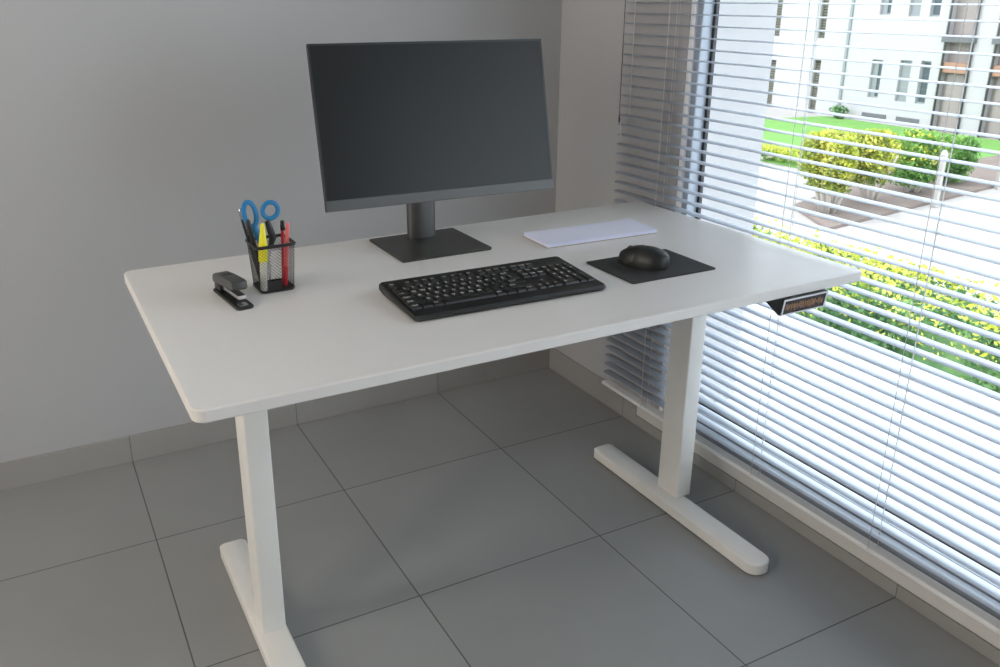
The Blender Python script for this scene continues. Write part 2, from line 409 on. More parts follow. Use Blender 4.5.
# ------------------------------------------------------------------ monitor
MX, MY, MZ, MW, MH, MA, MT = 0.7225, -0.67, 0.8485, 0.589, 0.3635, R(-.95), R(13.0)
mon = thing('monitor', 'black widescreen monitor on a grey stand at the back of the desk', 'monitor', (0.691, -.636, H))
mb = Vector((MX-.691, MY+.636, MZ-H))
MM = Matrix.Translation(mb) @ Matrix.Rotation(MA, 4, 'Z') @ Matrix.Rotation(-MT, 4, 'X') @ Matrix.Rotation(R(.4), 4, 'Y')
bm = B()   # local: x width, z height, front face at y=0
add_box(bm, -MW/2, MW/2, .002, .012, 0, MH, bev=.0015, mx=MM)
add_box(bm, -MW*.36, MW*.36, .012, .034, MH*.12, MH*.80, bev=.008, mx=MM)
hous = obj('housing', bm, M['bezel'], mon)
bm = B()
bz = .0045
add_box(bm, -MW/2, -MW/2+bz, 0, .004, .024, MH, mx=MM); add_box(bm, MW/2-bz, MW/2, 0, .004, .024, MH, mx=MM); add_box(bm, -MW/2+bz, MW/2-bz, 0, .004, MH-bz, MH, mx=MM)
obj('bezel', bm, M['bezel'], mon)
bm = B(); add_box(bm, -MW/2, MW/2, -.0015, .0125, -.001, .0235, bev=.0012, mx=MM)
obj('lower_bezel', bm, M['chin'], mon, label='grey strip below the screen')
bm = B(); add_box(bm, -MW/2+bz, MW/2-bz, .0008, .004, .024, MH-bz, mx=MM)
obj('screen', bm, M['screen'], mon, label='blank dark screen')
bm = B(); bw, bd = .116, .104
add_rr(bm, bw, bd, .006, 0, .0065, .0016, 5)
obj('stand_base', bm, M['standbase'], mon, smooth=40, label='flat dark rectangular foot')
bm = B(); pp = []
for k in range(28):
    a = 2*PI*k/28; pp.append((.009+.037*math.copysign(abs(math.cos(a))**.8, math.cos(a)), .066+.021*math.sin(a)))
loft(bm, [[(x, y, z) for x, y in pp] for z in (.006, .3)])
obj('stand_pole', bm, M['pole'], mon, smooth=50, label='brushed grey column')
bm = B(); add_box(bm, .009-.035, .009+.035, .030, .068, .235, .295, bev=.004)
obj('mount', bm, M['bezel'], mon)

# ------------------------------------------------------------------ keyboard
KW, KD = .426, .194
kb = thing('keyboard', 'black full size keyboard lying on the desk in front of the monitor', 'keyboard', (.6575, -1.007, H), R(-1.7))
bm = B()
def kz(y): return .0125 + (y+KD/2)/KD*.0105
o1 = rr_outline(KW/2, KD/2, .009, 6); o2 = rr_outline(KW/2-.003, KD/2-.003, .007, 6)
loft(bm, [[(x*.985, y*.97, 0) for x, y in o2], [(x, y, kz(y)*.45) for x, y in o1], [(x, y, kz(y)-.004) for x, y in o1], [(x, y, kz(y)) for x, y in o2]])
obj('body', bm, M['black_plastic'], kb, smooth=35)
U = .0188
x00 = -KW/2+.0085; ytop = KD/2-.024
def text_mesh(s, size):
    cu = bpy.data.curves.new('t', 'FONT'); cu.body = s; cu.size = size; cu.extrude = 0; cu.align_x = 'LEFT'; cu.resolution_u = 2; cu.offset = .0001
    to = bpy.data.objects.new('t', cu); C.objects.link(to)
    dg = bpy.context.evaluated_depsgraph_get(); me = bpy.data.meshes.new_from_object(to.evaluated_get(dg))
    C.objects.unlink(to); bpy.data.objects.remove(to); bpy.data.curves.remove(cu)
    return me
keys = []   # (x units, row, width units, legend, height rows)
r0 = [('Esc', 0, 1)] + [('F%d' % (i+1), 2+i+(.5 if i > 3 else 0)+(.5 if i > 7 else 0), 1) for i in range(12)]
for l, x, w in r0: keys.append((x, 0, w, l, 1))
for i, l in enumerate('`1234567890-='): keys.append((i, 1.35, 1, l, 1))
keys.append((13, 1.35, 2, 'Back', 1))
keys.append((0, 2.35, 1.5, 'Tab', 1))
for i, l in enumerate('QWERTYUIOP[]'): keys.append((1.5+i, 2.35, 1, l, 1))
keys.append((13.5, 2.35, 1.5, '\\', 1))
keys.append((0, 3.35, 1.75, 'Caps', 1))
for i, l in enumerate("ASDFGHJKL;'"): keys.append((1.75+i, 3.35, 1, l, 1))
keys.append((12.75, 3.35, 2.25, 'Enter', 1))
keys.append((0, 4.35, 2.25, 'Shift', 1))
for i, l in enumerate('ZXCVBNM,./'): keys.append((2.25+i, 4.35, 1, l, 1))
keys.append((12.25, 4.35, 2.75, 'Shift', 1))
for x, w, l in ((0, 1.25, 'Ctrl'), (1.25, 1.25, ''), (2.5, 1.25, 'Alt'), (3.75, 6.25, ''), (10, 1.25, 'Alt'), (11.25, 1.25, ''), (12.5, 1.25, ''), (13.75, 1.25, 'Ctrl')): keys.append((x, 5.35, w, l, 1))
for i, l in enumerate(('PrSc', 'ScLk', 'Paus')): keys.append((15.3+i, 0, 1, l, 1))
for j, row in enumerate((('Ins', 'Hm', 'PgU'), ('Del', 'End', 'PgD'))):
    for i, l in enumerate(row): keys.append((15.3+i, 1.35+j, 1, l, 1))
keys += [(16.3, 4.35, 1, '^', 1), (15.3, 5.35, 1, '<', 1), (16.3, 5.35, 1, 'v', 1), (17.3, 5.35, 1, '>', 1)]
nx = 18.6
for j, row in enumerate(('N/*-', '789', '456', '123')):
    for i, l in enumerate(row): keys.append((nx+i, 1.35+j, 1, l, 1))
keys += [(nx+3, 2.35, 1, '+', 2), (nx, 5.35, 2, '0', 1), (nx+2, 5.35, 1, '.', 1), (nx+3, 4.35, 1, '', 2)]
ukx = (KW-.017)/22.6; uky = .0223
def key_into(bm, k):
    x, row, w, leg, hh = k
    g = .0011
    xa = x00+x*ukx+g; xb = x00+(x+w)*ukx-g; yb = ytop-row*uky*.98-g; ya = ytop-(row+hh)*uky*.98+g
    za = .0; kh = .0042
    def P(px_, py_, dz): return (px_, py_, kz(py_)+dz)
    i1 = .0018
    lo = [(xa, ya), (xb, ya), (xb, yb), (xa, yb)]
    hi = [(xa+i1, ya+i1*.8), (xb-i1, ya+i1*.8), (xb-i1, yb-i1*.6), (xa+i1, yb-i1*.6)]
    hi2 = [(xa+i1*1.5, ya+i1*1.3), (xb-i1*1.5, ya+i1*1.3), (xb-i1*1.5, yb-i1*1.1), (xa+i1*1.5, yb-i1*1.1)]
    loft(bm, [[P(*q, -.001) for q in lo], [P(*q, kh*.85) for q in hi], [P(*q, kh) for q in hi2]])
    if leg:
        me = text_mesh(leg, .0105 if len(leg) == 1 else .0070)
        n0 = len(bm.verts); nf = len(bm.faces)
        bm.from_mesh(me); bm.verts.ensure_lookup_table(); bm.faces.ensure_lookup_table()
        for v in bm.verts[n0:]: v.co = Vector(P(v.co.x+xa+.0035, v.co.y+yb-.0105, kh+.00015))
        for f in bm.faces[nf:]: f.material_index = 1
        bpy.data.meshes.remove(me)
far = sorted(keys, key=lambda k: (k[1], k[0]))
rest_keys = [k for k in keys if k[1] == 0 and k[0] > 10][:max(0, len(keys)-100)]
for k in keys:
    if k in rest_keys: continue
    bm = B(); key_into(bm, k); obj('key', bm, [M['key'], M['legend']], kb)
if rest_keys:
    bm = B()
    for k in rest_keys: key_into(bm, k)
    o = obj('key_cluster', bm, [M['key'], M['legend']], kb); o['kind'] = 'stuff'

# ------------------------------------------------------------------ mouse pad and mouse
PZ = .0028
pad = thing('mouse_pad', 'dark grey rectangular mouse pad to the right of the keyboard', 'mouse pad', (1.0515, -1.018, H), R(-.5))
bm = B(); add_rr(bm, .1135, .0865, .006, 0, PZ, .0006, 5, 0, 1)
obj('cloth_surface', bm, [M['pad'], M['padedge']], pad, smooth=40)
mo = thing('computer_mouse', 'black computer mouse resting on the dark mouse pad', 'mouse', (1.0405, -1.009, H+PZ), R(24)); mo.scale = (1.06, 1.05, 1.06)
def mouse_ring(t, n=24, off=0.0, half=None, cut=None):
    y = -.055 + .110*t
    w = .0315*(1-(abs(2*t-1))**3.2)**.5*(1.0 - .10*math.sin(PI*t)*(t > .5)) + .0015
    hz = .0385*(max(0, 1-((t-.42)/.60)**2))**.62
    if t > .42: hz = .0385*(max(0, 1-((t-.42)/.66)**2))**.55
    hz = max(hz, .004)
    pts = []
    for k in range(n+1):
        a = PI*k/n; ca, sa = math.cos(a), math.sin(a)
        x = (w+off)*math.copysign(abs(ca)**.72, ca); z = (hz+off)*abs(sa)**.78
        pts.append((x, y, .0015+z))
    return pts
bm = B(); ts = [.0, .03, .07, .13, .2, .3, .4, .5, .6, .7, .8, .87, .93, .97, 1.0]
rings = []
for t in ts:
    rg = mouse_ring(t); y = rg[0][1]
    rings.append(rg + [(rg[-1][0]*.9, y, 0), (0, y, 0), (rg[0][0]*.9, y, 0)])
loft(bm, rings)
obj('body', bm, M['mouse'], mo, smooth=60)
for a, b in ((1, 11), (13, 23)):
    bm = B(); tt = [.58, .66, .74, .82, .89, .94, .975]
    top = [mouse_ring(t, off=.0009)[a:b+1] for t in tt]; low = [mouse_ring(t, off=-.0006)[a:b+1] for t in tt]
    loft(bm, [u + l[::-1] for u, l in zip(top, low)])
    obj('button', bm, M['mouse'], mo, smooth=40)
bm = B(); axis_lathe(bm, (-.0035, .032, .0275), (.0035, .032, .0275), [(0, .006), (.15, .008), (.85, .008), (1, .006)], 18)
obj('scroll_wheel', bm, M['black_plastic'], mo, smooth=30)

# ------------------------------------------------------------------ paper stack (notepad)
npd = thing('notepad', 'long white notepad with pale lilac sheets behind the mouse', 'notepad', (1.0895, -.740, H), R(-2.2))
bm = B(); add_box(bm, -.163, .156, -.0625, .058, 0, .0022, bev=.0004)
obj('cover', bm, M['card'], npd, label='thin brownish card back')
bm = B()
random.seed(3)
for k in range(5):
    dx, dy = random.uniform(-.0015, .0015), random.uniform(-.0012, .0012); z0 = .0022+k*.0016
    add_box(bm, -.159+dx, .157+dx, -.061+dy, .057+dy, z0, z0+.0015, bev=.0002, seg=1)
obj('sheets', bm, M['paper'], npd)
bm = B()   # top sheet with a slightly wavy, curled far end
nxg, nyg = 26, 10; gx = []
for layer in (0, 1):
    for i in range(nxg+1):
        for j in range(nyg+1):
            u, v = i/nxg, j/nyg
            z = .0104 + .0022*max(0, (u-.72)/.28)**2*v + .0005*math.sin(u*9+v*3) + .0012*(1-u)**6 + (.0003 if layer else 0)
            gx.append(bm.verts.new((-.160+.318*u, -.0605+.118*v, z)))
idx = lambda l, i, j: gx[l*(nxg+1)*(nyg+1)+i*(nyg+1)+j]
for i in range(nxg):
    for j in range(nyg):
        bm.faces.new((idx(1, i, j), idx(1, i+1, j), idx(1, i+1, j+1), idx(1, i, j+1)))
        bm.faces.new((idx(0, i, j), idx(0, i, j+1), idx(0, i+1, j+1), idx(0, i+1, j)))
for i in range(nxg):
    bm.faces.new((idx(0, i, 0), idx(0, i+1, 0), idx(1, i+1, 0), idx(1, i, 0))); bm.faces.new((idx(0, i+1, nyg), idx(0, i, nyg), idx(1, i, nyg), idx(1, i+1, nyg)))
for j in range(nyg):
    bm.faces.new((idx(0, 0, j+1), idx(0, 0, j), idx(1, 0, j), idx(1, 0, j+1))); bm.faces.new((idx(0, nxg, j), idx(0, nxg, j+1), idx(1, nxg, j+1), idx(1, nxg, j)))
obj('top_sheet', bm, M['paper'], npd, smooth=50)

# ------------------------------------------------------------------ pen cup and its contents
CX, CY, CH = .2705, -.768, .098
cup = thing('pen_cup', 'square black wire mesh pen cup on the left of the desk', 'pen holder', (CX, CY, H), R(1.5))
def cup_pt(s, z):   # s in 0..1 around rounded square
    hw = .0345 + .0055*(z/CH); r = .009
    L_ = [2*(hw-r)]*4; A_ = PI/2*r; tot = 4*(L_[0]+A_); d = (s % 1)*tot
    side = int(d//(L_[0]+A_)) % 4; d -= side*(L_[0]+A_)
    if d < L_[0]: x, y = -(hw-r)+d, -hw
    else: a = (d-L_[0])/r; x, y = (hw-r)+r*math.sin(a), -(hw-r)-r*math.cos(a)
    ca, sa = [(1, 0), (0, 1), (-1, 0), (0, -1)][side]
    return (x*ca-y*sa, x*sa+y*ca, z)
bm = B(); ni, nj = 76, 26; vd = {}
def gv(i, j):
    i %= ni
    if (i, j) not in vd: vd[(i, j)] = bm.verts.new(cup_pt(i/ni, .004+(CH-.006)*j/nj))
    return vd[(i, j)]
for j in range(1, nj):
    for i in range(ni):
        if (i+j) % 2: bm.faces.new((gv(i-1, j), gv(i, j-1), gv(i+1, j), gv(i, j+1)))
mesh_o = obj('wire_mesh', bm, M['wire'], cup)
wf = mesh_o.modifiers.new('wire', 'WIREFRAME'); wf.thickness = .00075; wf.use_even_offset = False
bm = B(); add_tube(bm, [cup_pt(k/64, CH) for k in range(64)], .0034, 10, closed=True)
obj('rim', bm, M['wire'], cup)
bm = B(); add_rr(bm, .0345, .0345, .009, 0, .003, .0006, 6)
add_tube(bm, [cup_pt(k/64, .004) for k in range(64)], .0022, 8, closed=True)
obj('cup_base', bm, M['wire'], cup, smooth=40)

def local_tool(name, label, cat, base): return thing(name, label, cat, base)
# scissors
SB = (.262, -.762, H+.004)
sc = thing('scissors', 'scissors with bright blue loop handles standing in the pen cup', 'scissors', SB)
sb = Vector(SB)
def L(*p): return Vector(p)-sb
yS = -.762
def loopd(cx, cz, hw, hh, rot, n=28, y=yS):
    out = []
    for k in range(n):
        a = 2*PI*k/n; x = hw*math.cos(a); z = hh*math.copysign(abs(math.sin(a))**.9, math.sin(a))
        out.append(L(cx+x*math.cos(rot)-z*math.sin(rot), y, cz+x*math.sin(rot)+z*math.cos(rot)))
    return out
bm = B(); add_tube(bm, loopd(.2355, .8895, .0118, .0255, R(9)), .0052, 10, closed=True, flat=(.7, 1))
add_tube(bm, [L(.241, yS, .868), L(.2445, yS, .855), L(.250, yS+.001, .835), L(.256, yS+.001, .815)], [.006, .0068, .0062, .005], 10, flat=(.6, 1))
obj('handle', bm, M['blue'], sc, smooth=50)
bm = B(); add_tube(bm, loopd(.2765, .8935, .0155, .0165, R(-14), y=yS-.002), .0050, 10, closed=True, flat=(.7, 1))
obj('handle', bm, M['blue'], sc, smooth=50)
bm = B(); add_tube(bm, [L(.268, yS-.0035, .873), L(.2725, yS-.0035, .855), L(.277, yS-.0035, .838), L(.270, yS-.003, .815)], [.0055, .0072, .0078, .005], 10, flat=(.6, 1))
obj('handle_insert', bm, M['black_plastic'], sc, smooth=50, label='black lower grip')
for sgn, yo, top in ((1, .0012, (.256, .818)), (-1, -.0022, (.270, .818))):
    bm = B(); a = [(top[0]-.005, top[1]), (top[0]+.005, top[1]), (.2665+sgn*.004, .775), (.2625+sgn*.0035, .7385), (.2605+sgn*.003, .742), (.2585+sgn*.003, .775)]
    loft(bm, [[L(x, yS+yo, z) for x, z in a], [L(x, yS+yo+.0012, z) for x, z in a]])
    obj('blade', bm, M['steel'], sc)
bm = B(); axis_lathe(bm, L(.2625, yS-.0035, .800), L(.2625, yS+.004, .800), [(0, .003), (1, .003)], 12); obj('pivot_screw', bm, M['steel'], sc)
# highlighter
hb, ht = Vector((.2435, -.790, H+.0035)), Vector((.2525, -.787, .874))
hl = thing('highlighter', 'yellow highlighter with a pale lower end standing in the pen cup', 'highlighter', hb)
bm = B(); axis_lathe(bm, (0, 0, 0), (ht-hb)*.48, [(0, .0062), (.04, .0070), (.9, .0072), (1, .0066)], 16); obj('barrel', bm, M['pale'], hl, smooth=40, label='pale barrel')
bm = B(); axis_lathe(bm, (ht-hb)*.44, ht-hb, [(0, .0088), (.05, .0094), (.35, .0092), (.62, .0072), (.85, .0050), (.97, .0040), (1, .0028)], 16)
obj('cap', bm, M['yellow'], hl, smooth=40, label='bright yellow cap')
# black pens leaning at the left
for nm, lab, b_, t_ in (('ballpoint_pen', 'black pen with silver tip, leftmost in the pen cup', (.2500, -.757, H+.0035), (.2165, -.757, .903)),
                        ('marker_pen', 'slim black pen just right of the silver tipped one in the pen cup', (.2520, -.772, H+.0035), (.2275, -.772, .882))):
    b_, t_ = Vector(b_), Vector(t_); p_ = thing(nm, lab, 'pen', b_)
    bm = B(); axis_lathe(bm, (0, 0, 0), (t_-b_)*.88, [(0, .0024), (.05, .0040), (.5, .0043), (1, .0042)], 14); obj('barrel', bm, M['black_plastic'], p_, smooth=40)
    bm = B(); axis_lathe(bm, (t_-b_)*.87, t_-b_, [(0, .0046), (.5, .0044), (.9, .0034), (1, .002)], 14); obj('end_cap', bm, M['steel'] if nm == 'ballpoint_pen' else M['black_plastic'], p_, smooth=40, label='silver end' if nm == 'ballpoint_pen' else None)
    d_ = (t_-b_); bm = B(); add_tube(bm, [d_*.66+Vector((.001, -.0062, 0)), d_*.8+Vector((.001, -.0066, 0)), d_*.93+Vector((.001, -.0055, 0)), d_*.95+Vector((0, -.0025, 0))], .0012, 8)
    obj('clip', bm, M['steel'] if nm == 'ballpoint_pen' else M['dark_grey'], p_)
# red pen
b_, t_ = Vector((.2915, -.781, H+.0035)), Vector((.3065, -.778, .868))
rp = thing('red_pen', 'red pen leaning to the right inside the pen cup', 'pen', b_)
d_ = t_-b_
bm = B(); axis_lathe(bm, (0, 0, 0), d_*.32, [(0, .0034), (.06, .0050), (1, .0052)], 14); obj('cap', bm, M['red'], rp, smooth=40, label='dark red cap end')
bm = B(); axis_lathe(bm, d_*.30, d_, [(0, .0044), (.9, .0042), (.96, .0036), (1, .0026)], 14); obj('barrel', bm, M['pinkred'], rp, smooth=40)
b_, t_ = Vector((.2930, -.762, H+.0035)), Vector((.2990, -.7655, .870))
rq = thing('capped_pencil', 'dark tipped pencil standing behind the red pen in the cup', 'pencil', b_); d_ = t_-b_
bm = B(); axis_lathe(bm, (0, 0, 0), d_*.86, [(0, .0034), (1, .0034)], 6); obj('shaft', bm, M['red'], rq)
bm = B(); axis_lathe(bm, d_*.85, d_, [(0, .0042), (.3, .0046), (.9, .0044), (1, .0030)], 12); obj('tip_cap', bm, M['black_plastic'], rq, smooth=40, label='black end cap')
bm = B(); axis_lathe(bm, d_*.93+Vector((-.001, -.002, 0)), d_*.93+Vector((.006, -.004, -.012)), [(0, .002), (1, .0022)], 8); obj('clip', bm, M['black_plastic'], rq)

# ------------------------------------------------------------------ stapler
st = thing('stapler', 'small black stapler with chrome magazine left of the pen cup', 'stapler', (.1775, -.803, H), R(6)); st.scale = (.97, .93, .86)
bm = B()
add_rr(bm, .0185, .080, .009, 0, .007, .0015, 5)
add_box(bm, -.014, .014, .040, .078, .006, .024, bev=.003)
obj('base', bm, M['black_plastic'], st, smooth=40)
bm = B(); add_box(bm, -.009, .009, -.072, -.052, .0068, .0085, bev=.0008); obj('anvil', bm, M['steel'], st, label='chrome anvil plate')
ang = R(-7)
AM = Matrix.Translation((0, .066, .024)) @ Matrix.Rotation(ang, 4, 'X')
bm = B()
prof = [(.012, .000), (-.118, .000), (-.122, .004), (-.122, .018), (-.112, .0215), (-.045, .024), (.000, .023), (.010, .018), (.014, .008)]
hws = .0155
def arm_ring(x, k): return [AM @ Vector((x, y*(1 if k else .985), .0115+(z-.0115)*(1 if k else .9))) for y, z in prof]
AMs = [arm_ring(-hws, 0), arm_ring(-hws+.003, 1), arm_ring(hws-.003, 1), arm_ring(hws, 0)]
loft(bm, AMs)
obj('handle_arm', bm, M['dark_grey'], st, smooth=35, label='matte grey black upper arm')
bm = B(); AM2 = Matrix.Translation((0, .066, .0195)) @ Matrix.Rotation(R(-2.5), 4, 'X')
add_box(bm, -.0085, .0085, -.128, .0, -.006, .0035, bev=.001, mx=AM2)
obj('magazine', bm, M['steel'], st, label='chrome staple magazine')
bm = B(); add_box(bm, -.010, .010, -.070, -.045, .0245, .026, bev=.0008, mx=AM @ Matrix.Translation((0, .02, -.0015)))
obj('top_pad', bm, M['black_plastic'], st)

# ------------------------------------------------------------------ outside: balcony, ground, planting
bm = B(); add_box(bm, XO, 2.47, -6.5, 1.2, -.25, .035); add_box(bm, 2.47, 2.56, -6.5, 1.2, -.25, .062, bev=.006)
struct('balcony', bm, M['terrace'], 'narrow white balcony slab just outside the window', 'balcony')
bm = B(); add_box(bm, XFR+.06, XO+.03, WY0, WY1, WZ0-.06, WZ0-.004, bev=.004)
struct('trim_1', bm, M['terrace'], 'white outer window ledge below the glass', 'ledge')
G = -2.8
bm = B(); add_box(bm, 2.5, 60, -30, 60, G-.3, G)
struct('ground', bm, M['paving'], 'pale paved path crossing the yard outside the window', 'path')
bm = B()
ly = [(17.0, 9.5), (25.1, 9.9), (25.1, 18.7), (22.6, 19.3), (21.8, 40), (16.6, 40)]
loft(bm, [[(x, y, z) for x, y in ly] for z in (G-.05, G+.05)])
struct('lawn', bm, M['grass'], 'green lawn in front of the white apartment building', 'lawn')
bm = B(); sy = [(12.75, 8.0), (25.1, 9.7), (25.1, 11.2), (17.5, 10.9), (13.6, 9.6)]
loft(bm, [[(x, y, z) for x, y in sy] for z in (G-.05, G+.06)])
struct('planting_bed', bm, M['soil'], 'brown soil bed along the pale path outside', 'planting bed')

def leaf_into(bm, p, s, up=.3):
    n = Vector((random.gauss(0, 1), random.gauss(0, 1), random.gauss(0, 1)+up)).normalized()
    a = n.orthogonal().normalized(); a = (Matrix.Rotation(random.uniform(0, 2*PI), 3, n) @ a); b = n.cross(a)
    q = [p + a*s, p + b*s*.55 + n*s*.12, p - a*s, p - b*s*.55 + n*s*.12]
    bm.faces.new([bm.verts.new(v) for v in q])

def shrub(name, label, cat, loc, rx, ry, hh, nl, ls, m_leaf, m_top=None, ntop=0, stems=4, base=.25, group=None, seed=1):
    random.seed(seed)
    t = thing(name, label, cat, loc, 0, group)
    bm = B()
    lobes = [(random.uniform(-.5, .5)*rx, random.uniform(-.5, .5)*ry, random.uniform(base+.2, .8)*hh, random.uniform(.45, .75)) for _ in range(7)]
    def pt(surface=False):
        while True:
            lb = random.choice(lobes)
            d = Vector((random.gauss(0, 1), random.gauss(0, 1), random.gauss(0, 1))).normalized()*(random.uniform(.75, 1.02) if surface else random.random()**.33)
            p = Vector((lb[0]+d.x*rx*lb[3], lb[1]+d.y*ry*lb[3], lb[2]+d.z*hh*.38))
            if hh*base < p.z < hh*1.02 and abs(p.x) < rx*1.05 and abs(p.y) < ry*1.05: return p
    for _ in range(nl): leaf_into(bm, pt(), ls*random.uniform(.6, 1.3))
    obj('foliage', bm, m_leaf, t)
    if m_top:
        bm = B()
        for _ in range(ntop):
            p = pt(True)
            if p.z > hh*.55 or random.random() < .22: leaf_into(bm, p+Vector((0, 0, .02)), ls*random.uniform(.5, 1.2), .8)
        obj('blossom', bm, m_top, t, label='yellow blossom over the crown')
    for k in range(stems):
        a = 2*PI*k/stems+random.uniform(-.5, .5); bx, by = .35*rx*math.cos(a), .35*ry*math.sin(a)
        bm = B(); add_tube(bm, [(bx*.4, by*.4, 0), (bx, by, hh*.3), (bx*1.7+random.uniform(-.1, .1), by*1.7, hh*.72)], [.05, .04, .02], 7)
        obj('stem', bm, M['branch'], t)
    return t
gp = 'shrubs in the bed beside the path'
shrub('blooming_shrub', 'big yellow blooming shrub, nearest of those beside the pale path', 'shrub', (13.72, 8.85, G), .70, .66, 1.55, 5200, .042, M['fol_mix'], M['fol_yellow'], 6000, 6, .32, gp, 11)
shrub('blooming_shrub', 'yellow blooming shrub, second along the path from the nearest one', 'shrub', (15.25, 9.1, G), .69, .66, 1.45, 5200, .042, M['fol_mix'], M['fol_yellow'], 4200, 6, .32, gp, 12)
shrub('blooming_shrub', 'greener shrub with a few yellow blossoms behind the pale post', 'shrub', (16.8, 9.3, G), .70, .62, 1.3, 5200, .045, M['fol_lawn'], M['fol_yellow'], 900, 4, .2, gp, 13)
shrub('green_shrub', 'low green shrub at the far end of the bed beside the path', 'shrub', (18.6, 9.6, G), .9, .65, 1.1, 5200, .045, M['fol_lawn'], None, 0, 3, .1, gp, 14)
shrub('flower_clump', 'low yellow flowering clump at the edge of the lawn', 'flowers', (17.0, 14.2, G), .45, 1.9, .36, 1500, .04, M['fol_lawn'], M['fol_yellow'], 3500, 3, .1, None, 15)
shrub('green_bush', 'small dark green bush at the foot of the white building', 'bush', (25.0, 18.1, G), .25, .3, .45, 500, .06, M['fol_green'], None, 0, 3, .1, None, 16)

# near hedge below the balcony, running along the building
random.seed(21)
hx0, hx1, hy0, hy1, ht_ = 7.0, 8.1, -3.0, 8.2, 1.33
hd = thing('hedge', 'long green hedge with yellow tops just beyond the balcony', 'hedge', ((hx0+hx1)/2, (hy0+hy1)/2, G))
hw_, hl_ = (hx1-hx0)/2, (hy1-hy0)/2
bm = B()
for _ in range(34000):
    s = random.random(); y = random.uniform(-hl_, hl_)
    bulge = .08*math.sin(y*2.1)+.06*math.sin(y*4.7+1)
    if s < .55: p = Vector((-hw_-bulge+abs(random.gauss(0, .08)), y, random.uniform(0, ht_)))
    elif s < .9: p = Vector((random.uniform(-hw_, hw_), y, ht_+bulge*.5-abs(random.gauss(0, .08))))
    else: p = Vector((random.uniform(-hw_, hw_), random.choice((-hl_, hl_))+random.gauss(0, .1), random.uniform(0, ht_)))
    leaf_into(bm, p, .034*random.uniform(.6, 1.4))
obj('foliage', bm, M['fol_green'], hd)
bm = B()
for _ in range(13000):
    y = random.uniform(-hl_, hl_); x = random.uniform(-hw_, hw_)
    dens = .5+.5*math.sin(y*1.7+x*2)+.25*math.sin(y*5.3)
    if random.random() > .35+.5*dens: continue
    leaf_into(bm, Vector((x, y, ht_+.03+abs(random.gauss(0, .04)))), .030*random.uniform(.5, 1.3), .8)
for _ in range(1500):
    y = random.uniform(-hl_, hl_)
    leaf_into(bm, Vector((-hw_-.06+random.gauss(0, .03), y, ht_-abs(random.gauss(0, .18)))), .028*random.uniform(.5, 1.3), .8)
obj('blossom', bm, M['fol_yellow'], hd, label='yellow blossom on the top')
bm = B(); add_box(bm, -hw_+.12, hw_-.12, -hl_+.1, hl_-.1, 0, ht_-.12, bev=.1)
obj('inner_growth', bm, M['fol_green'], hd)

# pale posts beside the path
def post(loc, hgt, label):
    t = thing('garden_post', label, 'post', loc, 0, 'pale posts beside the path')
    bm = B(); add_rr(bm, .045, .045, .013, 0, hgt*.86, .005, 4); obj('shaft', bm, M['concrete'], t, smooth=40)
    bm = B(); loft(bm, [[(x*s, y*s, z) for x, y in rr_outline(.045, .045, .013, 4)] for s, z in ((1.25, hgt*.86), (1.25, hgt*.93), (.6, hgt))]); obj('cap', bm, M['concrete'], t)
post((16.15, 8.28, G), 1.15, 'pale post standing in front of the greener shrub')
post((18.9, 8.75, G), 1.0, 'pale post at the far right end of the bed')

# ------------------------------------------------------------------ white apartment building across the yard
FX = 25.4
ab = thing('apartment_building', 'white apartment building with tall narrow windows beyond the lawn', 'building', (FX, 18, G))
def al(bm):
    for v in bm.verts: v.co -= Vector((FX, 18, G))
    return bm
wins = []   # y0,y1,z0,z1,kind
for dz in (0, 2.62):
    wins += [(17.02, 17.42, -2.0+dz, -.78+dz, 'half'), (15.98, 16.38, -2.03+dz, -.74+dz, 'plain'), (15.32, 15.66, -2.03+dz, -.72+dz, 'dark')]
    wins += [(21.5, 21.92, -2.78+dz*.985, -1.04+dz, 'louver'), (19.47, 19.78, -2.78+dz*.985, -.93+dz, 'louver')]
    wins += [(12.0, 12.4, -2.0+dz, -.78+dz, 'plain'), (11.3, 11.7, -2.0+dz, -.78+dz, 'dark')]
recs = [(14.05, 14.95), (12.7, 13.4)]
ys = sorted({4.0, 34.0, *[w[0] for w in wins], *[w[1] for w in wins], *[r_[0] for r_ in recs], *[r_[1] for r_ in recs]})
zs = sorted({G, 6.5, *[w[2] for w in wins], *[w[3] for w in wins]})
bm = B()
for a, b in zip(ys, ys[1:]):
    if any(r_[0] <= a and b <= r_[1] for r_ in recs): continue
    z_run = None
    for c, d in zip(zs, zs[1:]):
        ym, zm = (a+b)/2, (c+d)/2
        hole = any(w[0] < ym < w[1] and w[2] < zm < w[3] for w in wins)
        if hole:
            if z_run is not None: add_box(bm, FX, FX+.25, a, b, z_run, c); z_run = None
        elif z_run is None: z_run = c
    if z_run is not None: add_box(bm, FX, FX+.25, a, b, z_run, 6.5)
add_box(bm, FX+.25, FX+6, 4, 34, G, 6.5)
obj('wall', al(bm), M['facade'], ab)
